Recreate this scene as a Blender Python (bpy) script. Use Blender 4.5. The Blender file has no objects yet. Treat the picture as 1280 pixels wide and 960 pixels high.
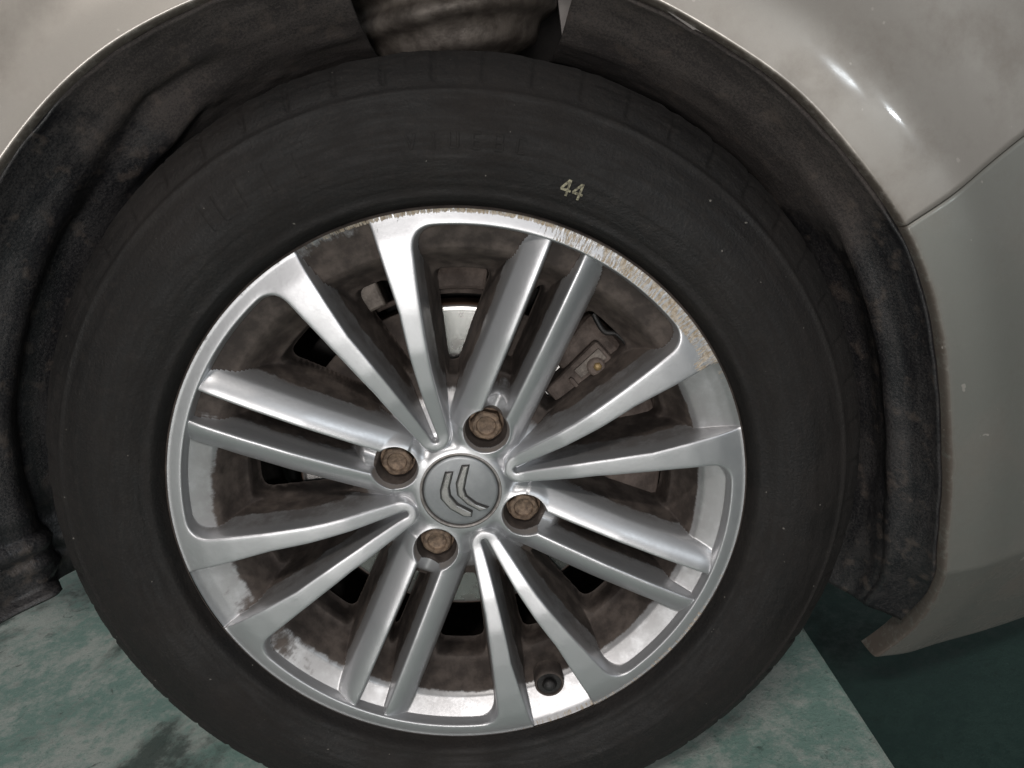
import bpy, math, random
import numpy as np
from mathutils import Matrix, Vector
random.seed(4); rng = np.random.default_rng(4)
scene = bpy.context.scene
col = scene.collection

# ------------------------------------------------------------------ camera
PI_, YA_, RO_ = math.radians(17.38), math.radians(-1.48), math.radians(-10.51)
CAM = np.array([.0689, -.5198, .2489]); FPX = 947.9
Fv = np.array([math.sin(YA_)*math.cos(PI_), math.cos(YA_)*math.cos(PI_), -math.sin(PI_)])
r0 = np.array([math.cos(YA_), -math.sin(YA_), 0.]); u0 = np.cross(r0, Fv)
Rv = math.cos(RO_)*r0 + math.sin(RO_)*u0
Uv = -math.sin(RO_)*r0 + math.cos(RO_)*u0
cd = bpy.data.cameras.new('camera'); cam = bpy.data.objects.new('camera', cd); col.objects.link(cam)
cd.sensor_width = 36; cd.lens = 36*FPX/1280; cd.clip_start = .02; cd.clip_end = 200
cam.matrix_world = Matrix(((Rv[0], Uv[0], -Fv[0], CAM[0]), (Rv[1], Uv[1], -Fv[1], CAM[1]), (Rv[2], Uv[2], -Fv[2], CAM[2]), (0, 0, 0, 1)))
scene.camera = cam

def at(q, axis, val):
    """photo pixel -> point on the plane axis = val"""
    d = Fv + (q[0]-640)/FPX*Rv - (q[1]-480)/FPX*Uv
    return CAM + (val-CAM[axis])/d[axis]*d

# ------------------------------------------------------------------ world, lamps, exposure
w = bpy.data.worlds.new('World'); scene.world = w; w.use_nodes = True
bg = w.node_tree.nodes['Background']; bg.inputs[0].default_value = (.86, .86, .87, 1); bg.inputs[1].default_value = .165
def area(name, loc, target, sx, sy, power, colr):
    l = bpy.data.lights.new(name, 'AREA'); l.shape = 'RECTANGLE'; l.size = sx; l.size_y = sy; l.energy = power; l.color = colr
    o = bpy.data.objects.new(name, l); col.objects.link(o); o.location = loc
    o.rotation_euler = (Vector(target)-Vector(loc)).to_track_quat('-Z', 'Y').to_euler()
    return o
LAMP_A, LAMP_B = (2.0, -4.2, 1.35), (3.15, -3.8, 1.25)
# fluorescent fittings under the workshop roof, on the open side of the bay
area('ceiling_lamp', (-.4, -1.9, 2.3), (0, 0, .1), 1.2, .16, 26, (1, .95, .90))
area('ceiling_lamp', LAMP_A, (.3, 0, .2), .40, .10, 16, (.88, .95, 1))
area('ceiling_lamp', LAMP_B, (.3, 0, .2), .30, .09, 11, (.88, .95, 1))
# bright doorway of the bay, behind the photographer
area('doorway_light', (-.36, -3.1, .12), (0, 0, .1), .95, .75, 36, (1, .955, .93))
vs = scene.view_settings; vs.view_transform = 'Standard'; vs.look = 'None'; vs.exposure = 0; vs.gamma = 1
scene.render.engine = 'CYCLES'

# ------------------------------------------------------------------ helpers
def smin(a, b, k):
    h = np.clip(.5+.5*(b-a)/k, 0, 1); return b+(a-b)*h-k*h*(1-h)
def smax(a, b, k): return -smin(-a, -b, k)
def sstep(a, b, x):
    t = np.clip((x-a)/(b-a), 0, 1); return t*t*(3-2*t)
def softp(d, e): return (np.sqrt(d*d+e*e)+d)*.5
def vnoise(x, y, seed=0):
    """cheap smooth value noise"""
    def h(i, j):
        n = (i.astype(np.int64)*374761393 + j.astype(np.int64)*668265263 + seed*974711) & 0x7fffffff
        n = ((n ^ (n >> 13))*1274126177) & 0x7fffffff
        return ((n ^ (n >> 16)) & 0xffff)/65535.
    i, j = np.floor(x), np.floor(y); u, v = x-i, y-j
    u = u*u*(3-2*u); v = v*v*(3-2*v)
    return (h(i, j)*(1-u)+h(i+1, j)*u)*(1-v)+(h(i, j+1)*(1-u)+h(i+1, j+1)*u)*v

def new_obj(name, me, parent=None, mat=None):
    o = bpy.data.objects.new(name, me); col.objects.link(o)
    if parent: o.parent = parent
    if mat is not None: me.materials.append(mat)
    return o
def empty(name, parent=None, loc=(0, 0, 0)):
    o = bpy.data.objects.new(name, None); col.objects.link(o); o.empty_display_size = .05; o.location = loc
    if parent: o.parent = parent
    return o
def mesh_np(name, V, Q, smooth=True, attrs=None):
    me = bpy.data.meshes.new(name)
    V = np.asarray(V, np.float32); Q = np.asarray(Q, np.int32); k = Q.shape[1]
    me.vertices.add(len(V)); me.vertices.foreach_set('co', V.ravel())
    me.loops.add(Q.size); me.loops.foreach_set('vertex_index', Q.ravel())
    me.polygons.add(len(Q)); me.polygons.foreach_set('loop_start', np.arange(0, Q.size, k, dtype=np.int32))
    me.polygons.foreach_set('loop_total', np.full(len(Q), k, np.int32))
    me.polygons.foreach_set('use_smooth', np.full(len(Q), smooth))
    for n, a in (attrs or {}).items():
        at_ = me.attributes.new(n, 'FLOAT', 'POINT'); at_.data.foreach_set('value', np.asarray(a, np.float32))
    me.update(calc_edges=True); me.validate()
    return me
def grid_faces(n, m, wrap=False, flip=False):
    i = np.arange(n-1)[:, None]; j = np.arange(m if wrap else m-1)[None]; j2 = (j+1) % m
    q = np.stack([i*m+j, i*m+j2, (i+1)*m+j2, (i+1)*m+j], -1).reshape(-1, 4)
    return q[:, ::-1] if flip else q
def smooth_line(pts, n, passes=2):
    p = np.array(pts, float); s = np.r_[0, np.cumsum(np.hypot(*np.diff(p, axis=0).T))]
    t = np.linspace(0, s[-1], n); q = np.stack([np.interp(t, s, p[:, i]) for i in range(p.shape[1])], -1)
    for _ in range(passes): q[1:-1] = (q[:-2]+2*q[1:-1]+q[2:])/4
    return q
def lathe(name, prof, n, parent, mat, centre=(0, 0), flip=False, attrs=None):
    """prof: (radius, y) turned about an axis along y"""
    p = np.array(prof, float); a = np.arange(n)*2*np.pi/n
    V = np.stack([centre[0]+p[:, :1]*np.cos(a), p[:, 1:2]+0*a, centre[1]+p[:, :1]*np.sin(a)], -1).reshape(-1, 3)
    return new_obj(name, mesh_np(name, V, grid_faces(len(p), n, True, flip)), parent, mat)
def sheet(name, P, parent, mat, flip=False, attrs=None, thick=0):
    n, m = P.shape[:2]
    o = new_obj(name, mesh_np(name, P.reshape(-1, 3), grid_faces(n, m, False, flip), attrs=attrs), parent, mat)
    if thick:
        s = o.modifiers.new('thickness', 'SOLIDIFY'); s.thickness = thick; s.offset = -1
    return o
def poly_prism(name, pts, y0, y1, parent, mat, bevel=0):
    """outline of (x, z) pushed from y0 (front) to y1"""
    import bmesh
    bm = bmesh.new()
    vs_ = [bm.verts.new((x, y0, z)) for x, z in pts]; f = bm.faces.new(vs_)
    r = bmesh.ops.extrude_face_region(bm, geom=[f])
    for v in [g for g in r['geom'] if isinstance(g, bmesh.types.BMVert)]: v.co.y = y1
    bmesh.ops.recalc_face_normals(bm, faces=bm.faces)
    me = bpy.data.meshes.new(name); bm.to_mesh(me); bm.free()
    o = new_obj(name, me, parent, mat)
    if bevel:
        b = o.modifiers.new('edge', 'BEVEL'); b.width = bevel; b.segments = 2; b.limit_method = 'ANGLE'
    return o
def tube(name, pts, rad, parent, mat, n=14):
    P = np.array(pts, float); T = np.gradient(P, axis=0); T /= np.linalg.norm(T, axis=1)[:, None]
    ref = np.array([.3, .2, .93]); A = np.cross(T, ref); A /= np.linalg.norm(A, axis=1)[:, None]; B = np.cross(T, A)
    a = np.arange(n)*2*np.pi/n; rad = np.broadcast_to(np.asarray(rad, float), (len(P),))
    V = P[:, None]+rad[:, None, None]*(A[:, None]*np.cos(a)[None, :, None]+B[:, None]*np.sin(a)[None, :, None])
    me_v = V.reshape(-1, 3); q = grid_faces(len(P), n, True)
    return new_obj(name, mesh_np(name, me_v, q), parent, mat)

# ------------------------------------------------------------------ materials
class NT:
    def __init__(s, name):
        s.m = bpy.data.materials.new(name); s.m.use_nodes = True; s.t = s.m.node_tree
        s.b = s.t.nodes['Principled BSDF']; s.tc = s.n('ShaderNodeTexCoord')
    def n(s, t, **kw):
        x = s.t.nodes.new(t)
        for k, v in kw.items(): setattr(x, k, v)
        return x
    def l(s, a, b): s.t.links.new(a, b)
    def setv(s, sock, v):
        if hasattr(v, 'is_linked') or isinstance(v, bpy.types.NodeSocket): s.l(v, sock)
        else: sock.default_value = v
    def P(s, **kw):
        for k, v in kw.items(): s.setv(s.b.inputs[k.replace('_', ' ')], v)
    def noise(s, scale, detail=4, rough=.55, vec=None, stretch=None, dist=0):
        x = s.n('ShaderNodeTexNoise'); x.inputs['Scale'].default_value = scale; x.inputs['Detail'].default_value = detail
        x.inputs['Roughness'].default_value = rough; x.inputs['Distortion'].default_value = dist
        v = vec or s.tc.outputs['Object']
        if stretch:
            mp = s.n('ShaderNodeMapping'); mp.inputs['Scale'].default_value = stretch; s.l(v, mp.inputs['Vector']); v = mp.outputs[0]
        s.l(v, x.inputs['Vector']); return x.outputs['Fac']
    def math(s, op, a, b=None, c=None, clamp=False):
        x = s.n('ShaderNodeMath', operation=op, use_clamp=clamp)
        for i, v in enumerate((a, b, c)):
            if v is not None: s.setv(x.inputs[i], v)
        return x.outputs[0]
    def ramp(s, f, lo, hi, smooth=True):
        x = s.n('ShaderNodeMapRange', interpolation_type='SMOOTHSTEP' if smooth else 'LINEAR'); s.setv(x.inputs['Value'], f)
        x.inputs['From Min'].default_value = lo; x.inputs['From Max'].default_value = hi
        return x.outputs['Result']
    def mix(s, f, a, b):
        x = s.n('ShaderNodeMix', data_type='RGBA'); s.setv(x.inputs[0], f)
        for i, v in ((6, a), (7, b)):
            s.setv(x.inputs[i], (*v, 1) if isinstance(v, tuple) and len(v) == 3 else v)
        return x.outputs[2]
    def mixf(s, f, a, b):
        x = s.n('ShaderNodeMix', data_type='FLOAT'); s.setv(x.inputs[0], f); s.setv(x.inputs[2], a); s.setv(x.inputs[3], b); return x.outputs[0]
    def attr(s, name):
        x = s.n('ShaderNodeAttribute', attribute_name=name); return x.outputs['Fac']
    def bump(s, h, strength=.3, dist=.001):
        x = s.n('ShaderNodeBump'); x.inputs['Strength'].default_value = strength; x.inputs['Distance'].default_value = dist
        s.l(h, x.inputs['Height']); s.l(x.outputs[0], s.b.inputs['Normal'])
    def polar(s):
        """(angle, radius, y) about the wheel axis"""
        sep = s.n('ShaderNodeSeparateXYZ'); s.l(s.tc.outputs['Object'], sep.inputs[0])
        ang = s.math('ARCTAN2', sep.outputs[2], sep.outputs[0])
        rad = s.math('SQRT', s.math('ADD', s.math('MULTIPLY', sep.outputs[0], sep.outputs[0]), s.math('MULTIPLY', sep.outputs[2], sep.outputs[2])))
        c = s.n('ShaderNodeCombineXYZ'); s.l(ang, c.inputs[0]); s.l(rad, c.inputs[1]); s.l(sep.outputs[1], c.inputs[2])
        return c.outputs[0], ang, rad

DUST1, DUST2 = (.038, .029, .025), (.105, .084, .072)
def m_alloy():
    k = NT('silver_alloy'); pv, ang, rad = k.polar()
    n1 = k.noise(55, 6, .65); n2 = k.noise(420, 3, .6); n3 = k.noise(12, 3)
    streak = k.noise(1, 4, .6, vec=pv, stretch=(70, 40, 30))
    d = k.attr('dust'); r_ = k.attr('rash'); fm = k.math('MULTIPLY', k.attr('grey_tone'), k.ramp(n1, .15, .6))
    dm = k.math('ADD', d, k.math('MULTIPLY', k.math('SUBTRACT', k.math('ADD', k.math('MULTIPLY', n1, .75), k.math('MULTIPLY', streak, .25)), .5), 1.25))
    dm = k.ramp(dm, .36, .62)
    haze = k.math('MULTIPLY', k.ramp(n3, .35, .75), .10)
    dm = k.math('MAXIMUM', dm, haze)
    rs = k.noise(1, 5, .7, vec=pv, stretch=(150, 110, 60))
    rm = k.ramp(k.math('ADD', r_, k.math('MULTIPLY', k.math('SUBTRACT', rs, .5), 1.5)), .42, .58)
    dust_c = k.mix(k.ramp(n1, .35, .7), DUST1, DUST2)
    rash_c = k.mix(k.ramp(n2, .3, .7), (.36, .28, .19), (.62, .55, .46))
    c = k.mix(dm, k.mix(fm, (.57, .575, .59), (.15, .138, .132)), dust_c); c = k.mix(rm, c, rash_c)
    k.P(Base_Color=c, Metallic=k.math('MULTIPLY', k.mixf(dm, k.mixf(fm, .82, .4), .0), k.mixf(rm, 1., .35)), Roughness=k.math('ADD', k.mixf(k.math('MAXIMUM', dm, rm), .38, .75), k.math('MULTIPLY', k.math('SUBTRACT', n2, .5), .14)),
        Coat_Weight=k.math('MULTIPLY', k.math('SUBTRACT', 1., k.math('MAXIMUM', dm, rm)), .15), Coat_Roughness=.2)
    k.bump(k.math('ADD', k.math('MULTIPLY', n2, .25), k.math('MULTIPLY', rm, k.math('MULTIPLY', rs, -2.))), .35, .0005)
    return k.m
def m_dusty(name, c1, c2, rough=.8, metal=0., sc=40, bs=.5, bd=.0008):
    k = NT(name); a = k.noise(sc, 6, .65); b = k.noise(sc*9, 3)
    k.P(Base_Color=k.mix(k.ramp(a, .32, .7), c1, c2), Roughness=k.math('ADD', rough-.08, k.math('MULTIPLY', b, .16)), Metallic=metal)
    k.bump(k.math('ADD', a, k.math('MULTIPLY', b, .5)), bs, bd); return k.m
def m_rubber():
    k = NT('tyre_rubber'); pv, ang, rad = k.polar()
    a = k.noise(9, 5, .6); b = k.noise(500, 3); c = k.noise(1, 4, .6, vec=pv, stretch=(10, 260, 20)); e = k.noise(60, 5, .7)
    spk = k.ramp(k.noise(240, 1), .79, .82); grit = k.noise(700, 2, .8); gr2 = k.noise(130, 5, .75)
    f = k.ramp(k.math('ADD', k.math('MULTIPLY', a, .6), k.math('MULTIPLY', c, .4)), .36, .66)
    bigd = k.noise(5, 4, .6, dist=.8); cc = k.mix(f, (.0042, .0038, .0039), (.0098, .0082, .0076)); cc = k.mix(k.math('MULTIPLY', k.ramp(bigd, .45, .68), .55), cc, (.0155, .0118, .0100)); cc = k.mix(k.math('MULTIPLY', k.ramp(e, .55, .8), .5), cc, (.026, .0215, .019))
    cc = k.mix(k.math('MULTIPLY', k.ramp(grit, .48, .64), .45), cc, (.0185, .0155, .0135)); cc = k.mix(k.math('MULTIPLY', k.ramp(gr2, .52, .66), .45), cc, (.0178, .0145, .0125)); cc = k.mix(k.math('MULTIPLY', spk, .5), cc, (.30, .28, .25))
    k.P(Base_Color=cc, Roughness=k.mixf(f, .60, .88), Specular_IOR_Level=.40)
    k.bump(k.math('ADD', k.math('ADD', b, gr2), k.math('MULTIPLY', c, .8)), .6, .0008); return k.m
def m_paint(name, p1, p2):
    k = NT(name); a = k.noise(3, 4); fl = k.noise(2600, 1); sp = k.noise(90, 2); d = k.noise(14, 6, .65)
    dirt = k.math('ADD', k.math('MULTIPLY', k.ramp(d, .42, .75), .40), k.math('MULTIPLY', k.attr('dirt'), k.ramp(k.noise(130, 5, .7), .2, .55)), clamp=True)
    c = k.mix(dirt, k.mix(fl, p1, p2), (.15, .125, .105))
    c = k.mix(k.math('MULTIPLY', k.ramp(sp, .735, .75), .7), c, (.55, .51, .47))
    k.P(Base_Color=c, Metallic=.55, Roughness=k.math('ADD', .42, k.math('MULTIPLY', dirt, .6)), Coat_Weight=.6, Coat_Roughness=k.math('ADD', .07, k.math('MULTIPLY', dirt, .5)))
    k.bump(k.math('ADD', sp, k.math('MULTIPLY', fl, .3)), .05, .0005); return k.m
def m_liner(name, c1, c2, rough, wear, bs=.8):
    k = NT(name); pv, ang, rad = k.polar()
    a = k.noise(16, 6, .65); b = k.noise(380, 3, .7); s_ = k.noise(1, 5, .6, vec=pv, stretch=(5, 120, 90)); e = k.noise(70, 4)
    g_ = k.noise(620, 2, .8)
    f = k.ramp(k.math('ADD', k.math('MULTIPLY', a, .25), k.math('ADD', k.math('MULTIPLY', s_, .3), k.math('MULTIPLY', g_, .45))), .42, .58)
    c = k.mix(f, c1, c2)
    ft = k.ramp(k.math('ADD', k.attr('felt'), k.math('MULTIPLY', k.math('SUBTRACT', a, .5), 1.6)), .3, .7)
    c = k.mix(ft, c, k.mix(f, (.034, .029, .028), (.072, .061, .056)))
    c = k.mix(k.math('MULTIPLY', k.ramp(e, .54, .70), wear), c, (.12, .095, .08))
    k.P(Base_Color=c, Roughness=k.mixf(ft, k.mixf(f, rough-.14, rough+.1), .92))
    k.bump(k.math('ADD', k.math('MULTIPLY', b, .9), k.math('ADD', s_, e)), bs, .0016); return k.m
def m_floor(name, base, worn, dark, amount):
    k = NT(name); a = k.noise(9, 8, .72); b = k.noise(60, 8, .78); c = k.noise(5.5, 5, .6, dist=.6); g = k.noise(320, 5, .75)
    f = k.ramp(k.math('ADD', k.math('MULTIPLY', a, .5), k.math('MULTIPLY', b, .5)), .42, .58)
    cc = k.mix(f, base, worn); cc = k.mix(k.math('MULTIPLY', k.ramp(g, .56, .70), .6), cc, dark)
    cc = k.mix(k.math('MULTIPLY', k.ramp(k.math('ADD', c, k.math('MULTIPLY', b, .35)), .70, .86), amount), cc, dark)
    cc = k.mix(k.math('MULTIPLY', k.ramp(k.noise(22, 5, .7, dist=1.5), .60, .72), amount*.8), cc, dark)
    k.P(Base_Color=cc, Roughness=k.mixf(f, .42, .8)); k.bump(k.math('ADD', g, k.math('MULTIPLY', b, 2)), .5, .0012); return k.m
def m_disc():
    k = NT('brake_disc_steel'); pv, ang, rad = k.polar()
    g = k.noise(1, 4, .6, vec=pv, stretch=(.6, 900, 30)); a = k.noise(50, 5)
    dirt = k.math('ADD', k.math('MULTIPLY', k.ramp(a, .52, .72), .25), k.math('MULTIPLY', k.attr('rust'), 1.), clamp=True)
    t = k.n('ShaderNodeTangent', direction_type='RADIAL', axis='Y')
    k.P(Base_Color=k.mix(dirt, (.46, .45, .44), (.10, .062, .045)), Metallic=k.mixf(dirt, .95, .1), Roughness=k.mixf(dirt, .24, .85), Anisotropic=.9, Tangent=t.outputs[0])
    k.bump(g, .12, .0003); return k.m

M_ALLOY, M_RUB, M_PAINT, M_DISC = m_alloy(), m_rubber(), m_paint('champagne_paint', (.36, .332, .300), (.45, .42, .382)), m_disc()
M_BUMP = m_paint('bumper_champagne_shaded', (.245, .245, .222), (.32, .318, .29))  # darker, greener champagne: mostly the shade on the bumper put into its colour
M_PLAS = m_liner('black_plastic_liner', (.013, .013, .015), (.036, .033, .033), .50, .40, .40)
M_BOLT = m_dusty('rusty_bolt_steel', (.09, .062, .044), (.28, .20, .14), .6, .3, 200)
M_RUST = m_dusty('rusty_cast_iron', (.058, .043, .036), (.165, .130, .112), .8, .1, 45, .8, .0015)
M_DUSTY = m_dusty('brake_dust', DUST1, DUST2, .85, 0, 50)
M_DARK = m_dusty('grimy_black_metal', (.010, .009, .009), (.03, .026, .024), .75, 0, 30)
M_ZINC = m_dusty('grimy_zinc_metal', (.085, .07, .06), (.22, .19, .165), .55, .3, 60, .8)
M_BLK = m_dusty('black_rubber', (.010, .010, .010), (.03, .027, .026), .5, 0, 90)
M_CAP = m_dusty('grey_cap_plastic', (.24, .25, .26), (.30, .31, .32), .38, .55, 60, .12, .0003)
M_CHEV = m_dusty('tarnished_chrome', (.34, .33, .32), (.43, .42, .41), .30, .8, 60, .12, .0003)
M_RING = m_dusty('dirty_silver', (.20, .18, .165), (.36, .34, .33), .45, .5, 120)
M_YEL = m_dusty('cream_marking_ink', (.07, .062, .045), (.46, .43, .30), .85, 0, 420, .1)
M_BRASS = m_dusty('brass', (.26, .17, .07), (.42, .30, .15), .5, .4, 200)
M_GREYFL = m_dusty('bare_grey_flange', (.26, .24, .23), (.36, .335, .32), .55, .2, 30, .15)

# ------------------------------------------------------------------ the setting
Z0 = -.307
def slab(name, x0, x1, y0, y1, z0, z1, mat, bev=.004):
    import bmesh
    bm = bmesh.new(); bmesh.ops.create_cube(bm, size=1)
    for v in bm.verts: v.co = ((x0+x1)/2+v.co.x*(x1-x0), (y0+y1)/2+v.co.y*(y1-y0), (z0+z1)/2+v.co.z*(z1-z0))
    if bev: bmesh.ops.bevel(bm, geom=[e for e in bm.edges], offset=bev, segments=2, affect='EDGES')
    me = bpy.data.meshes.new(name); bm.to_mesh(me); bm.free(); return new_obj(name, me, None, mat)
M_SLAB = m_floor('worn_green_floor_paint', (.23, .365, .32), (.48, .53, .49), (.06, .085, .075), .9)
M_LOW = m_floor('dark_green_floor', (.017, .046, .040), (.026, .060, .052), (.008, .018, .016), .6)  # lower floor is a much darker green than the slab
s_ = slab('raised_floor', -3, .318, -3, 3, Z0-.12, Z0, M_SLAB); s_['kind'] = 'structure'; s_['label'] = 'worn pale green concrete slab the tyre stands on'; s_['category'] = 'floor'
s_ = slab('floor', -6, 6, -6, 6, Z0-.2, Z0-.075, M_LOW, 0); s_['kind'] = 'structure'; s_['label'] = 'dark green floor below the edge of the slab'; s_['category'] = 'floor'

# ------------------------------------------------------------------ car
car = empty('car', None, (0, 0, Z0)); car['label'] = 'champagne coloured car with a silver alloy front wheel, dirty arch and bumper corner'; car['category'] = 'car'
def under(o):  # keep world coordinates for a part of the car
    o.parent = car; o.matrix_parent_inverse = Matrix.Translation((0, 0, -Z0)); return o

# ------------------------------------------------------------------ wheel: alloy casting
wheel = under(empty('wheel')); wheel['label'] = 'silver multi-spoke alloy wheel with a worn black tyre'
TH0 = math.radians(57.6)
d2r = np.pi/180
def yA(r): return np.interp(r, YR, YV)
YR = np.linspace(.02, .22, 400)
YV = np.interp(YR, [.02, .05, .09, .12, .15, .18, .20, .2185], [.0215, .0195, .0085, .0036, .0016, .0010, .0018, .0048])
YB = np.interp(YR, [.02, .06, .09, .13, .17, .20, .22], [.021, .0195, .0140, .0080, .0048, .0040, .0062])
BR = np.interp(YR, [.02, .04, .05, .07, .09, .12, .15, .165, .174, .181, .1865, .190, .2075, .2145, .2185], [.024, .027, .0285, .037, .049, .0545, .0560, .0535, .046, .034, .0220, .0185, .0118, .0085, .0052])
for arr in (YV, YB):
    for _ in range(60): arr[1:-1] = (arr[:-2]+2*arr[1:-1]+arr[2:])/4
for _ in range(6): BR[1:-1] = (BR[:-2]+2*BR[1:-1]+BR[2:])/4
OUT_R, OUT_D = [.05, .08, .105, .145, .20, .2185], [13.0, 12.5, 12.4, 13.3, 14.4, 14.9]
IN_R, IN_D = [.044, .048, .07, .095, .15, .21, .2185], [2.2, 3.4, 4.4, 5.4, 7.6, 7.4, 7.2]
def tslot(r): return .0078+.0205*r
def surfaces(r, a):
    """r radius, a = angle from the bolt axis in [0, 45 deg]; returns base, flat arm, round spoke, hub depths"""
    c = np.pi/4-a; xb, tb, xv, tv = r*np.cos(a), r*np.sin(a), r*np.cos(c), r*np.sin(c)
    base = np.interp(r, YR, BR)
    po, pin = np.interp(r, OUT_R, OUT_D)*d2r, np.interp(r, IN_R, IN_D)*d2r
    d_out = np.where(xv < .05, np.hypot(xv-.05, tv)-.0113, r*(c-po))
    d_in = np.where(xv < .048, .0029-np.hypot(xv-.048, tv), r*(pin-c))
    d_arc = np.maximum(.2075-r, d_in)
    d_o2 = smin(d_out, .2075-r, .016)
    e = .0006
    A = yA(r)+8.5*softp(d_in-.0003, .0004)+8.5*softp(d_o2-.0006, .0005)
    s = tb-tslot(r); yb = np.interp(r, YR, YB)
    sp = np.clip(s, 0, None); g = np.where(sp < .017, .06*sp+.5*sp**2/.019, .06*.017+.5*.017**2/.019+np.minimum(.955*(sp-.017)+380*(sp-.017)**2, 9*(sp-.017)))
    B = yb+g+7.5*softp(-s, e)
    B = np.where(xb < .05, B+2.*(0.05-xb), B)
    dh = smin(r-.0372, np.hypot(xb-.054, tb)-.0214, .008)
    H = .0205+1.7*softp(dh, .0030)
    return base, A, B, H, c, xb, tb
def casting(r, th):
    a = np.abs((th-TH0+np.pi/4) % (np.pi/2)-np.pi/4)
    base, A, B, H, c, xb, tb = surfaces(r, a)
    ridge = np.minimum(np.minimum(A, B), H)
    hk = .0012+.005*sstep(.085, .06, r)
    y = smin(smin(smin(A, B, .0012), H, hk), base, .0034)
    # windows between the spokes
    rin = np.interp(c, [0, .16, .45, .60, .79], [.0935, .090, .080, .082, .0870])
    dw = smax(smax((base+.002-ridge)/8., r-.1715, .010), rin-r, .010)
    y = np.where(dw < .002, np.minimum(np.maximum(y, base-.004+14*(-dw)), .074), y)
    # keyhole slot opening into the bolt seat, then the bolt seat itself
    ch = np.where((xb > .056) & (xb < .10), .0345-110*tb**2-8*np.clip(tb-.0078, 0, None), -1)
    y = smax(y, ch, .005)
    dhole = np.hypot(xb-.054, tb)-.0177
    y = smax(y, np.minimum(.048, .0206-5*dhole), .0014)
    kind = np.argmin(np.stack([base-.0004, A, B, H]), 0)
    return y, kind, a, dhole
# columns follow the edges of the spokes
def seg(n, a=0., b=0.):
    t = np.linspace(0, 1, n+1); u = t.copy()
    if a and b: u = .5*(1-np.cos(np.pi*t))*.75+t*.25
    elif a: u = (1-np.cos(np.pi*t/2))*.75+t*.25
    elif b: u = np.sin(np.pi*t/2)*.75+t*.25
    return u[:-1]
S1, S2, S3, S4 = seg(22, 0, 1), seg(120, 1, 1), seg(34, 1, 1), seg(28, 1, 0)
rows = np.unique(np.round(np.r_[np.arange(.0318, .2185, .00062), np.arange(.205, .2105, .0003), np.arange(.184, .191, .0004), [.2185]], 6))
rr = rows[:, None]
k0 = 0*rr; k1 = np.arcsin(np.clip(tslot(np.maximum(rr, .078))/np.maximum(rr, .078), 0, 1)); k2 = np.pi/4-np.interp(np.maximum(rr, .06), OUT_R, OUT_D)*d2r; k3 = np.pi/4-np.interp(np.maximum(rr, .06), IN_R, IN_D)*d2r; k4 = k0+np.pi/4
half = np.concatenate([k0+(k1-k0)*S1, k1+(k2-k1)*S2, k2+(k3-k2)*S3, k3+(k4-k3)*S4], 1)      # 0 .. <45
sector = np.concatenate([-k4, -half[:, :0:-1], half], 1)                                   # -45 .. <45
TH = np.concatenate([sector+TH0+i*np.pi/2 for i in range(4)], 1)
R2 = np.broadcast_to(rr, TH.shape)
Y, KIND, AA, DH = casting(R2, TH)
n, m = TH.shape
V = np.stack([R2*np.cos(TH), Y, R2*np.sin(TH)], -1).reshape(-1, 3)
Q = grid_faces(n, m, True)
# dust and kerb rash carried by the casting
X_, Z_ = R2*np.cos(TH), R2*np.sin(TH)
dd = Y-yA(R2)
isb = (KIND == 0)
bowl = np.where(R2 > .066, sstep(.066, .088, R2), 0)
spk = sstep(.020, .034, dd)*sstep(.07, .10, R2)*.8
inband = sstep(.184, .189, R2)
dv = (TH-TH0-np.pi/4) % (np.pi/2); inV = np.minimum(dv, np.pi/2-dv) < .13
thd = np.degrees(TH) % 360
top = np.interp(thd, [0, 20, 28, 40, 110, 136, 148, 160, 190, 202, 214, 230, 330, 360], [.12, .16, .8, 1, 1, 1, .72, .2, .22, .62, .50, .05, .05, .12])
band = np.clip(top, 0, 1)*(1-.42*sstep(.203, .214, R2))
band = np.maximum(band, .66*sstep(.199, .187, R2)*np.interp(thd, [150, 165, 210, 235, 330, 345, 360], [0, 1, 1, .35, .35, .2, .1]))
dust = np.where(isb, bowl*(1-inband)+inband*band, spk)
dust = np.where(DH < .0012, .95*sstep(.0235, .031, Y)*sstep(.001, -.001, DH), dust)
dust = np.maximum(dust, .36*sstep(.2135, .2170, R2)*np.interp(thd, [0, 60, 130, 160, 200, 300, 330, 360], [.5, 1.1, 1, .7, .6, .8, .9, .5]))
lipz = sstep(.2065, .2085, R2)*(dd < .004)
rash = lipz*np.interp(thd, [0, 8, 22, 30, 52, 60, 66, 84, 100, 106, 130, 360], [0, .1, .46, .54, .50, .46, .16, .05, .40, .2, .05, 0])
rash = np.maximum(rash, lipz*sstep(.2135, .2160, R2)*np.interp(thd, [0, 50, 62, 100, 112, 250, 275, 320, 345, 360], [0, .3, .58, .58, .2, 0, .40, .46, .2, 0]))
rash = np.maximum(rash, .52*np.exp(-((thd-97)/2.6)**2)*sstep(.2045, .2125, R2)*(dd < .004))
rash = np.maximum(rash, .55*np.exp(-((thd-21)/3.5)**2)*sstep(.196, .205, R2)*(dd < .003))
grey_tone = np.where(KIND == 1, sstep(.004, .016, dd), sstep(.014, .030, dd))*sstep(.05, .085, R2)*.85  # darker, less metallic grey with depth below the spoke faces
grey_tone = np.where(isb & (R2 > .186), .55*(1-.3*sstep(.19, .207, R2)), grey_tone)
grey_tonef = grey_tone.ravel()
dustf, rashf = dust.ravel(), rash.ravel()
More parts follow.
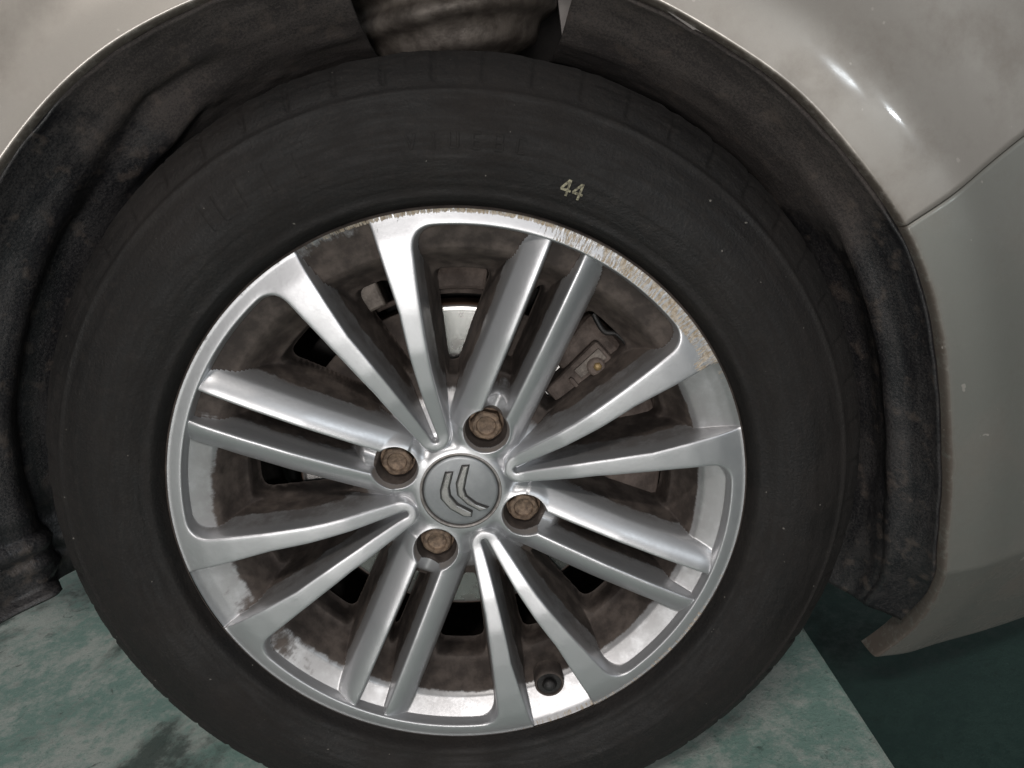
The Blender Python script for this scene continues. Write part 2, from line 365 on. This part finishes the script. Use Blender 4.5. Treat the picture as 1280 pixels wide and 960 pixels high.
# face groups: every spoke is a piece of its own
sec = np.floor(((TH-TH0+np.pi/4) % (2*np.pi))/(np.pi/2)+1e-6).astype(int) % 4
side = (((TH-TH0+np.pi/4) % (np.pi/2)) > np.pi/4).astype(int)
gid = np.full(TH.shape, -1)
gid = np.where((KIND == 1) & (R2 < .2062), 10+sec*2+side, gid)
gid = np.where((KIND == 2) & (R2 < .2075), 20+sec*2+side, gid)
gid = np.where((DH < .0035), -1, gid)
gq = gid.ravel()[Q[:, 0]]
yq = V[Q][:, :, 1].min(1)
keep = yq < .0738
# ease the cut edges of the windows
qk = Q[keep]; E_ = np.sort(np.concatenate([qk[:, [0, 1]], qk[:, [1, 2]], qk[:, [2, 3]], qk[:, [3, 0]]]), axis=1)
key = E_[:, 0].astype(np.int64)*len(V)+E_[:, 1]; uq, cnt = np.unique(key, return_counts=True); be = uq[cnt == 1]
b0, b1 = be//len(V), be % len(V); rv = np.hypot(V[:, 0], V[:, 2]); deg = np.bincount(b0, minlength=len(V))+np.bincount(b1, minlength=len(V))
mv = (deg == 2) & (rv > .05) & (rv < .21)
for _ in range(10):
    for ax in range(3):
        sm = np.bincount(b0, V[b1, ax], len(V))+np.bincount(b1, V[b0, ax], len(V))
        V[mv, ax] = .5*V[mv, ax]+.25*sm[mv]
# normals of the whole casting, so that the pieces shade as one
P0 = V[Q[:, 0]]; nf = np.cross(V[Q[:, 2]]-P0, V[Q[:, 3]]-V[Q[:, 1]])
sgn = -np.sign(np.sum(nf[:, 1])); nf *= sgn
if sgn < 0: Q = Q[:, ::-1]
nf /= np.linalg.norm(nf, axis=1)[:, None]+1e-12
NV = np.zeros_like(V)
for j in range(4):
    for ax in range(3): NV[:, ax] += np.bincount(Q[:, j], nf[:, ax], len(V))
NV /= np.linalg.norm(NV, axis=1)[:, None]+1e-12
def piece(name, mask):
    q = Q[mask]; u, inv = np.unique(q, return_inverse=True)
    me = mesh_np(name, V[u], inv.reshape(-1, 4), attrs={'dust': dustf[u], 'rash': rashf[u], 'grey_tone': grey_tonef[u]})
    me.normals_split_custom_set_from_vertices(NV[u].astype(np.float32))
    return new_obj(name, me, wheel, M_ALLOY)
rim = piece('rim', keep & (gq == -1))
for g in sorted(set(gq.tolist())-{-1}):
    sp = piece('spoke', keep & (gq == g))
    sp['label'] = 'flat faced silver spoke arm of a V pair' if g < 20 else 'rounded silver spoke beside a bolt seat'
# flange bead and the barrel behind the spokes
bead = smooth_line([(.2178, .0034), (.2186, .0022), (.2196, .0030), (.2202, .0060), (.2190, .012), (.2070, .016), (.2030, .03), (.2020, .20)], 60, 1)
lathe('rim_flange', bead, 360, wheel, M_DUSTY)
lathe('rim_barrel', smooth_line([(.186, .040), (.190, .060), (.192, .10), (.194, .195), (.205, .20)], 30, 1), 180, wheel, M_DUSTY, flip=True)

# bolts in their seats
for i in range(4):
    a = TH0+i*np.pi/2; cx, cz = .054*math.cos(a), .054*math.sin(a)
    nseg = 72; ph = np.arange(nseg)*2*np.pi/nseg
    hexr = .0112/np.cos(((ph+.4+i*.7) % (np.pi/3))-np.pi/6); cir = 0*ph
    ringsr = [(cir+.0168, .0478), (cir+.0166, .0430), (cir+.0156, .0412), (cir+.0136, .0408), (hexr*1.03, .0404), (hexr, .0392), (hexr, .0362), (np.minimum(hexr, .0118), .0345), (cir+.0104, .0336), (cir+.0080, .0332), (cir+.0070, .0348), (cir+.0030, .0354), (cir+.0001, .0354)]
    VV = np.concatenate([np.stack([cx+q*np.cos(ph), np.full(nseg, yy), cz+q*np.sin(ph)], -1) for q, yy in ringsr])
    b = new_obj('wheel_bolt', mesh_np('wheel_bolt', VV, grid_faces(len(ringsr), nseg, True), False), wheel, M_BOLT)

# centre cap with its two chevrons
capx, capz = .0012, .0018
lathe('cap_ring', smooth_line([(.0324, .032), (.0324, .0214), (.0318, .0206), (.0306, .0206), (.0298, .0214), (.0296, .026)], 24, 1), 120, wheel, M_RING, (capx*.3, capz*.3), flip=True)
lathe('centre_cap', smooth_line([(.0296, .032), (.0295, .0222), (.0288, .0214), (.020, .0209), (.010, .0206), (.00005, .0205)], 40, 1), 120, wheel, M_CAP, (capx*.3, capz*.3), flip=True)
CH = ([[-6.9, 20.9], [-2.1, 20.7], [-7.3, 8.9], [-7.8, 1.4], [-3.5, -7.1], [6.5, -15.5], [5.3, -18.8], [-.6, -17.2], [-9.5, -9.0], [-14.5, .4], [-13.5, 7.1]],
      [[6.8, 24.0], [11.3, 23.8], [6.9, 13.8], [3.8, 5.3], [4.6, -1.3], [10.8, -9.0], [19.5, -14.6], [13.1, -15.2], [4.7, -7.9], [-1.2, .9], [-.3, 10.6]])
for c_ in CH:
    pts = [((x-1.2)*.00100+.0004, (z-2.4)*.00100) for x, z in c_]
    cxy = np.array(pts); nrm = np.roll(cxy, -1, 0)-np.roll(cxy, 1, 0); nrm = np.stack([-nrm[:, 1], nrm[:, 0]], -1)/np.linalg.norm(nrm, axis=1)[:, None]
    poly_prism('emblem_outline', [tuple(p) for p in cxy+nrm*.0011], .0200, .0225, wheel, M_BLK)  # black plate a little wider than its chevron, as a dark outline
    poly_prism('emblem_chevron', pts, .0178, .0225, wheel, M_CHEV, .0009)

# valve and its seat
va = math.radians(-77.6); vr = .187; vx, vz = vr*math.cos(va), vr*math.sin(va)
vs0 = np.array([vx, .0125, vz])
lathe('valve_seat', smooth_line([(.0128, .026), (.0124, .0112), (.0112, .0092), (.0102, .0104), (.0094, .026)], 24, 1), 60, wheel, M_DUSTY, (vx, vz), flip=True)
lathe('valve_hole', [(.0100, .0118), (.0001, .0122)], 40, wheel, M_BLK, (vx, vz), flip=True)
dirv = np.array([-.1*math.cos(va), -.9, -.35*math.sin(va)]); dirv /= np.linalg.norm(dirv)
tube('valve_stem', [vs0+dirv*t for t in (-.004, .0, .002, .0035, .0038, .0072, .0090, .0095)], [.0066, .0066, .0054, .0046, .0050, .0050, .0040, .0002], wheel, M_BLK, 20)

# ------------------------------------------------------------------ tyre
TP = smooth_line([(.2140, .020), (.2170, .012), (.2196, .0062), (.2210, .0046), (.2226, .0020), (.2240, -.0030), (.2262, -.0058), (.2284, -.0062), (.2296, -.0052), (.2310, -.0060), (.2400, -.0100), (.2520, -.0126), (.2650, -.0116), (.2780, -.0066), (.2874, -.0004), (.2884, -.0022), (.2898, -.0012), (.2906, .0022), (.2970, .0070), (.3040, .0150), (.3100, .0250), (.3140, .0370), (.3158, .0500), (.3166, .1), (.3158, .165), (.3120, .182), (.302, .20), (.27, .214), (.235, .205), (.216, .196)], 240, 2)
TP[:, 0] += .0052*sstep(.262, .308, TP[:, 0])
def tyre_y(r):
    k = TP[:, 0] < .31; k[150:] = False
    return np.interp(r, TP[k, 0], TP[k, 1])
nt = 1440; ta = np.arange(nt)*2*np.pi/nt
tr, ty = np.broadcast_to(TP[:, :1], (240, nt)).copy(), np.broadcast_to(TP[:, 1:2], (240, nt)).copy()
TA = np.broadcast_to(ta, tr.shape)
step = 2*np.pi/58; ph_ = (TA+.03) % step; ph2 = (TA+.03+.5*step) % step
gm = np.exp(-((ph_-step/2)/.0062)**4)*sstep(.2965, .301, tr)*(ty < .05)
gm2 = np.exp(-((ph2-step/2)/.0028)**4)*sstep(.3045, .308, tr)*(ty < .05)*.5
worn = (vnoise(TA*40, tr*500, 3)-.5)
dep = .0013*gm+.0010*gm2
tr = tr-dep*.8+.0012*worn*sstep(.300, .312, tr)*(ty < .06); ty = ty+dep*.8*(tr < .3145)
# circumferential grooves in the tread
for gy in (.072, .102, .132): tr = tr-.006*np.exp(-((ty-gy)/.0042)**4)*(tr > .30)
# scuffed, faint moulded rings
for q_, h_ in ((.2500, .0009), (.2705, .0007), (.2465, .0006), (.2350, .0006), (.2790, .0005), (.2810, .0005)): ty = ty-h_*np.exp(-((tr-q_)/.0005)**2)*(ty < .02)*(.5+.5*np.sin(TA*3+q_*900))
TV = np.stack([tr*np.cos(TA), ty, tr*np.sin(TA)], -1).reshape(-1, 3)
o = new_obj('tyre', mesh_np('tyre', TV, grid_faces(240, nt, True)), wheel, M_RUB); o['label'] = 'dusty black rubber tyre with worn shoulder blocks'
# the printed 44 on the sidewall
def ink_bar(p, q, wd, th, rc):
    """bar between two points of a flat figure, laid on the sidewall"""
    p, q = np.array(p), np.array(q); t = (q-p)/np.linalg.norm(q-p); nn = np.array([-t[1], t[0]])*wd/2
    s = np.linspace(0, 1, 8)[:, None]; L = p+(q-p)*s
    out = []
    for side_ in (L-nn, L+nn):
        u_, v_ = side_[:, 0], side_[:, 1]
        r_ = rc+v_; a_ = th-u_/rc
        out.append(np.stack([r_*np.cos(a_), tyre_y(r_)-.0006, r_*np.sin(a_)], -1))
    return np.stack(out)
figs = []
for off in (-.0042, .0042):
    for p, q in (((.0008, .0052), (-.0034, -.0014)), ((-.0036, -.0014), (.0034, -.0014)), ((.0012, .0056), (.0012, -.0052))):
        figs.append(ink_bar((p[0]+off, p[1]), (q[0]+off, q[1]), .0016, math.radians(61.1), .2435))
VV, QQ, kk = [], [], 0
for i_, f_ in enumerate(figs):
    f_ = f_.copy(); f_[..., 1] -= .0001*(i_ % 3)
    VV.append(f_.reshape(-1, 3)); QQ.append(grid_faces(2, 8)+kk); kk += 16
new_obj('printed_number', mesh_np('printed_number', np.concatenate(VV), np.concatenate(QQ), False), wheel, M_YEL)['label'] = 'cream printed 44 on the tyre sidewall'

GL = {'I': [((0, .9), (0, -.9))], 'T': [((0, .9), (0, -.9)), ((-.6, .9), (.6, .9))], 'V': [((-.55, .9), (0, -.9)), ((0, -.9), (.55, .9))], 'U': [((-.5, .9), (-.5, -.9)), ((-.5, -.9), (.5, -.9)), ((.5, -.9), (.5, .9))],
      'E': [((-.45, .9), (-.45, -.9)), ((-.45, .9), (.5, .9)), ((-.45, 0), (.4, 0)), ((-.45, -.9), (.5, -.9))], 'B': [((-.45, .9), (-.45, -.9)), ((-.45, .9), (.4, .8)), ((.4, .8), (.4, .1)), ((-.45, 0), (.5, 0)), ((.5, 0), (.5, -.85)), ((.5, -.9), (-.45, -.9))],
      'C': [((.5, .8), (-.3, .9)), ((-.45, .8), (-.45, -.8)), ((-.3, -.9), (.5, -.8))]}
def moulded(ch, deg_, rc, sz, wd):
    VV, QQ, kk = [], [], 0
    for i_, (p, q) in enumerate(GL[ch]):
        f_ = ink_bar(np.array(p)*sz, np.array(q)*sz, wd, math.radians(deg_), rc); f_[..., 1] += .0002-.00005*i_
        b_ = ink_bar(np.array(p)*sz*1.06, np.array(q)*sz*1.06, wd*2.0, math.radians(deg_), rc); b_[..., 1] += .0009
        G = np.stack([b_[0], f_[0], f_[1], b_[1]]); VV.append(G.reshape(-1, 3)); QQ.append(grid_faces(4, 8)+kk); kk += 32
    new_obj('moulded_letter', mesh_np('moulded_letter', np.concatenate(VV), np.concatenate(QQ), True), wheel, M_RUB)
for ch, dg in zip('VIUEBC', (85.5, 82.3, 79.5, 76.3, 73.2, 70.0)): moulded(ch, dg, .2615, .0052, .0014)
for ch, dg in zip('UIIT', (115.5, 110.5, 106, 101.5)): moulded(ch, dg, .2660, .0105, .0030)

# ------------------------------------------------------------------ brake and suspension behind the spokes
brake = under(empty('brake_disc'))
pr = smooth_line([(.1385, .100), (.1385, .0795), (.1378, .0782), (.092, .0782), (.0905, .0790), (.0895, .074), (.088, .066), (.050, .064), (.0001, .064)], 70, 1)
def disc_part():
    a = np.arange(200)*2*np.pi/200
    VV = np.stack([pr[:, :1]*np.cos(a), pr[:, 1:2]+0*a, pr[:, :1]*np.sin(a)], -1).reshape(-1, 3)
    rust = np.repeat(np.maximum(sstep(.0925, .0900, pr[:, 0]), sstep(.1355, .1372, pr[:, 0])), 200)
    return new_obj('disc_rotor', mesh_np('disc_rotor', VV, grid_faces(len(pr), 200, True), attrs={'rust': rust}), brake, M_DISC)
disc_part()
lathe('dust_shield', smooth_line([(.158, .108), (.160, .112), (.150, .116), (.03, .118)], 30, 1), 120, brake, M_DARK)
def block(name, pts, y0, y1, mat, bev, parent): return poly_prism(name, pts, y0, y1, parent, mat, bev)
def ringsec(a0, a1, ri, ro, n=14):
    a = np.radians(np.linspace(a0, a1, n)); return [(ro*math.cos(t), ro*math.sin(t)) for t in a]+[(ri*math.cos(t), ri*math.sin(t)) for t in a[::-1]]
cal = under(empty('brake_caliper')); cal['label'] = 'rusty brake caliper behind the spokes'
block('caliper_bridge', ringsec(-28, 42, .118, .168), .066, .11, M_RUST, .006, cal)
block('caliper_body', ringsec(12, 36, .098, .155), .058, .085, M_RUST, .008, cal)
block('brake_pad', ringsec(-20, 36, .095, .150), .074, .0775, M_DARK, .001, cal)
block('brake_pad', ringsec(95, 152, .088, .1395), .0735, .0775, M_DUSTY, .0012, cal)
block('brake_pad', ringsec(40, 67, .092, .1395), .0735, .0775, M_DUSTY, .0012, cal)
block('caliper_bracket', ringsec(62, 118, .1455, .1500), .080, .10, M_RUST, .002, cal)
block('caliper_bracket', ringsec(72, 88, .150, .168), .074, .10, M_RUST, .003, cal)
block('guide_ear', ringsec(44, 56, .140, .166), .066, .10, M_DARK, .004, cal)
block('guide_ear', ringsec(102, 112, .150, .172), .066, .10, M_ZINC, .004, cal)
block('pad_clip', ringsec(30, 34, .126, .152, 4), .0560, .0575, M_ZINC, .0004, cal)
block('caliper_rib', ringsec(15, 33, .140, .144, 10), .0545, .0590, M_RUST, .001, cal)
block('caliper_rib', ringsec(15, 33, .118, .121, 10), .0550, .0590, M_RUST, .001, cal)
pb = at((746, 456), 1, .056)
lathe('caliper_bolt', [(.0075, .060), (.0072, .053), (.0050, .0515), (.0001, .0515)], 24, cal, M_RUST, (pb[0]-.001, pb[2]-.001), flip=True)
lathe('bleed_nipple', [(.0034, .056), (.0034, .050), (.0026, .0485), (.0001, .0485)], 6, cal, M_BRASS, (pb[0], pb[2]), flip=True)
pts = [at(q, 1, y) for q, y in (((742, 392), .056), ((748, 405), .055), ((756, 416), .055), ((770, 416), .055), ((783, 428), .055), ((791, 447), .056), ((789, 460), .066))]
tube('brake_hose', smooth_line(pts, 40, 4), .0022, cal, M_BLK, 10)
knuckle = under(empty('wheel_hub'))
lathe('hub_flange', smooth_line([(.075, .075), (.074, .058), (.070, .055), (.034, .053), (.0305, .05), (.030, .03), (.0001, .029)], 40, 1), 90, knuckle, M_RUST, flip=True)

# spring seat of the strut above the tyre
strut = under(empty('suspension_strut')); sx, sz, sy = .060, .352, .165
lathe_prof = smooth_line([(.070, .030), (.0895, .031), (.0935, .027), (.0935, .021), (.089, .017), (.078, .013), (.076, .008), (.083, .003), (.0850, -.003), (.083, -.008), (.070, -.012), (.067, -.018), (.064, -.028), (.045, -.036), (.001, -.040)], 60, 2)
a = np.arange(120)*2*np.pi/120
VV = np.stack([sx+lathe_prof[:, :1]*np.cos(a), sy+lathe_prof[:, :1]*np.sin(a), sz+lathe_prof[:, 1:2]+0*a], -1).reshape(-1, 3)
new_obj('spring_seat', mesh_np('spring_seat', VV, grid_faces(60, 120, True)), strut, M_ZINC)
hx = np.linspace(0, 4*np.pi, 160)
tube('coil_spring', np.stack([sx+.070*np.cos(hx), sy+.070*np.sin(hx), sz+.012+.0065*hx], -1), .0065, strut, M_DARK, 12)
tube('strut_rod', [(sx, sy, sz), (sx, sy, sz+.14)], .012, strut, M_DARK, 16)

# ------------------------------------------------------------------ wheel arch liners
def body_y(x, z, q):
    """outer skin of the car; q = distance from the arch edge"""
    y = -.020-.0035*np.exp(-((q-.030)/.025)**2)
    y = y+.55*np.clip(x-.28, 0, None)**2+.40*np.clip(z-.05, 0, None)**2
    y = y+.005*sstep(.035, .10, q)*sstep(-.05, .2, z)*sstep(.1, .25, x)
    y = y+.35*np.clip(-.142-z, 0, None)+.34*np.clip(.15-z, 0, None)**2
    return y
LIP = []
for q_ in [(0, 205), (60, 125), (130, 60), (250, 0), (820, 0), (900, 50), (1000, 115), (1060, 190), (1134, 285), (1165, 370), (1182, 480), (1184, 560), (1175, 700), (1150, 780), (1128, 803), (1095, 823)]:
    X = at(q_, 1, -.02)
    for _ in range(6): X = at(q_, 1, float(body_y(X[0], X[2], 0.)))
    LIP.append((math.degrees(math.atan2(X[2], X[0])), math.hypot(X[0], X[2])))
LIP = np.array(LIP+[(165, LIP[0][1]+.002), (200, LIP[0][1]+.002)]); LIP = LIP[np.argsort(LIP[:, 0])]
_f = np.linspace(LIP[0, 0], LIP[-1, 0], 500); _r = np.interp(_f, LIP[:, 0], LIP[:, 1])
for _ in range(140): _r[1:-1] = (_r[:-2]+2*_r[1:-1]+_r[2:])/4
LIP = np.stack([_f, _r], -1)
def liner(name, f0, f1, prof, disp, mat, fe0, fe1, nphi=160, thick=.0025):
    ph = np.linspace(f0, f1, nphi)*d2r; s = smooth_line(prof, 120, 3)
    R_, Y_ = np.broadcast_to(s[:, 0], (nphi, 120)), np.broadcast_to(s[:, 1], (nphi, 120))
    F_ = np.broadcast_to(ph[:, None], R_.shape); u = np.broadcast_to(np.linspace(0, 1, 120), R_.shape)
    dR, dY = disp(np.degrees(F_), u, R_, Y_)
    R_ = R_+dR+(np.interp(np.degrees(F_), LIP[:, 0], LIP[:, 1])-.3625)*np.clip(1-u*1.5, 0, 1); Y_ = Y_+dY
    Y_ = Y_+(body_y(R_*np.cos(F_), R_*np.sin(F_), 0.)+.0085)*np.clip(1-u*2, 0, 1)
    P = np.stack([R_*np.cos(F_), Y_, R_*np.sin(F_)], -1)
    fe = sstep(fe0, fe1, np.degrees(F_))
    return sheet(name, P, None, mat, False, thick=thick, attrs={'felt': fe.ravel()})
arch = under(empty('wheel_arch_liner')); arch['label'] = 'dark dirty liner inside the wheel arch'
def d_right(f, u, R_, Y_):
    low = sstep(40, 12, f)
    rib = 1.5*low*(.0045*np.exp(-((u-.13)/.025)**2)-.005*np.exp(-((u-.24)/.05)**2)+.004*np.exp(-((u-.36)/.03)**2)-.003*np.exp(-((u-.48)/.04)**2))
    lump = (vnoise(f/7, u*9, 1)-.5)*.003+(vnoise(f/2.5, u*22, 2)-.5)*.0014
    tip = sstep(-25, -31.5, f)
    return -rib-lump*.9-tip*(.004+.012*(2*u-.5)**2), .004*tip*(1-u)
PR = [(.3612, .000), (.3595, .008), (.3520, .022), (.3420, .038), (.3335, .058), (.3310, .085), (.330, .12), (.333, .27)]
l_ = liner('liner_panel', -31.5, 67.0, PR, d_right, M_PLAS, 10, 42); l_.parent = arch
l_['label'] = 'dark liner panel ahead of the tyre, felted brown above and ribbed below'
def d_left(f, u, R_, Y_):
    g = sstep(112, 150, f)
    rib = g*(.012*np.exp(-((u-.16)/.05)**2)-.010*np.exp(-((u-.27)/.035)**2)+.013*np.exp(-((u-.40)/.055)**2)-.009*np.exp(-((u-.52)/.03)**2)+.006*np.exp(-((u-.64)/.04)**2))
    g2 = sstep(95, 110, f)*sstep(150, 125, f); rib = rib+g2*(.010*np.exp(-(((u-.30)/.05)**2+((f-121)/7)**2))-.008*np.exp(-(((u-.22)/.05)**2+((f-114)/9)**2)))
    lump = (vnoise(f/8, u*9, 5)-.5)*.003+(vnoise(f/2.6, u*20, 6)-.5)*.0014
    fade = sstep(170, 186, f)
    return -rib-lump+fade*.02*(vnoise(f/1.5, u*7, 8)-.4), fade*.03*(vnoise(f/2.2, u*5, 9)-.5)
PL = [(.3612, .000), (.3595, .008), (.3520, .028), (.3430, .050), (.3350, .078), (.331, .11), (.329, .15), (.333, .27)]
l_ = liner('liner_panel', 91, 186, PL, d_left, M_PLAS, 136, 106, 220); l_.parent = arch
l_['label'] = 'black ribbed plastic liner panel behind the tyre'
# inner wall of the bay, with a bracket between the two panels
pw = [(-.40, -.10), (-.30, -.19), (.30, -.19), (.40, -.12), (.42, .3), (.3, .48), (-.2, .48), (-.42, .3)]
o = poly_prism('inner_panel', pw, .285, .295, arch, M_DARK)
p1, p2, p3, p4 = (at(q, 1, .155) for q in ((694, -30), (716, -30), (716, 90), (708, 90)))
o = poly_prism('bracket', [(p[0], p[2]) for p in (p1, p2, p3, p4)], .155, .16, arch, M_GREYFL)

# ------------------------------------------------------------------ body panels
def lip_xz(f):
    s = np.interp(f, LIP[:, 0], LIP[:, 1]); f = np.radians(f); return np.stack([s*np.cos(f), s*np.sin(f)], -1)
def panel(name, inner, outer, nf_, edge0, edge1, label):
    us = np.r_[np.linspace(0, .12, 60)[:-1], np.linspace(.12, 1, 70)]
    D = outer-inner; L = np.linalg.norm(D, axis=1)[:, None]
    cols_ = []
    ret = [(-.0012, .026), (-.0012, .014), (-.0008, .006), (-.0003, .0028), (.0004, .0010)]
    for off, dy in ret:
        p = inner+D/L*off; cols_.append(np.stack([p[:, 0], body_y(p[:, 0], p[:, 1], np.zeros(len(p)))+dy, p[:, 1]], -1))
    for u in us:
        p = inner+D*u+D/L*.0016*(1-u); q = (u*L)[:, 0]; cols_.append(np.stack([p[:, 0], body_y(p[:, 0], p[:, 1], q), p[:, 1]], -1))
    P = np.stack(cols_, 1)
    DQ = np.concatenate([np.ones((len(inner), len(ret)))*.9, np.exp(-us*L/.0016)*.8*sstep(.30, .05, inner[:, 1:2])+.35*sstep(-.10, -.19, P[:, len(ret):, 2])], 1)
    def edge(P, k, k2, dr):
        t = P[k]-P[k2]; t /= np.linalg.norm(t, axis=1)[:, None]
        a_ = P[k]+t*.0003+np.array([0, .0005, 0]); b_ = P[k]+t*.0005+np.array([0, .002, 0]); c_ = P[k]+t*.0005+np.array([0, .016, 0])
        return np.stack([c_, b_, a_]) if dr == 0 else np.stack([a_, b_, c_])
    if edge0: P = np.concatenate([edge(P, 0, 1, 0), P]); DQ = np.concatenate([DQ[:1]]*3+[DQ])
    if edge1: P = np.concatenate([P, edge(P, -1, -2, 1)]); DQ = np.concatenate([DQ]+[DQ[-1:]]*3)
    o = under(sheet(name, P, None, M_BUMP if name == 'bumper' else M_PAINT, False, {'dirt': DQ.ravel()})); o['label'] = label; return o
def skin(q_):
    X = at(q_, 1, -.02)
    for _ in range(6): X = at(q_, 1, float(body_y(X[0], X[2], .02)))
    return np.array([X[0], X[2]])
sa, sb = skin((1134, 284)), skin((1280, 178)); SA_ = math.degrees(math.atan2(sa[1], sa[0])); sd = (sb-sa)/np.linalg.norm(sb-sa); sn = np.array([-sd[1], sd[0]])
def blend_lip(f, start, k):
    L_ = lip_xz(f); return L_
fs = np.linspace(SA_+.12, 158, 260)
inn = lip_xz(fs); inn[0] = sa+sn*.0007
so = sa+sd*.55+sn*.0007; f_o = math.degrees(math.atan2(so[1], so[0])); fo = np.radians(np.linspace(f_o, 158, 260)); ro = np.linspace(np.hypot(*so), .85, 260)
out = np.stack([ro*np.cos(fo), ro*np.sin(fo)], -1)
panel('fender', inn, out, 0, True, False, 'champagne metallic front fender round the wheel arch')
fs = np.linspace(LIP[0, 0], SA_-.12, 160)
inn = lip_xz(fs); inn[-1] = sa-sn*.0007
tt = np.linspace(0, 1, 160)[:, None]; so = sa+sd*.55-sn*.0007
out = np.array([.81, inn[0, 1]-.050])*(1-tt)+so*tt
panel('bumper', inn, out, 0, True, True, 'champagne bumper corner ahead of the wheel, shade put into its greener colour')
# torn strip of bare flange showing under the fender edge
fl = [(806, -8), (845, 22), (882, 48), (905, 58), (934, 70), (960, 92), (997, 122), (1001, 119), (975, 92), (942, 66), (915, 50), (880, 24), (840, -4)]
o = poly_prism('bare_flange', [(p[0], p[2]) for p in (at(q, 1, .012) for q in fl)], .012, .0135, None, M_GREYFL); under(o); o['label'] = 'torn strip of pale grey flange under the fender edge'
# small clip at the seam
pc = at((1124, 290), 1, .0)
o = under(lathe('trim_clip', smooth_line([(.0045, .006), (.0042, -.004), (.002, -.006), (.0001, -.006)], 12, 1), 16, None, M_DARK, (pc[0], pc[2]), flip=True))
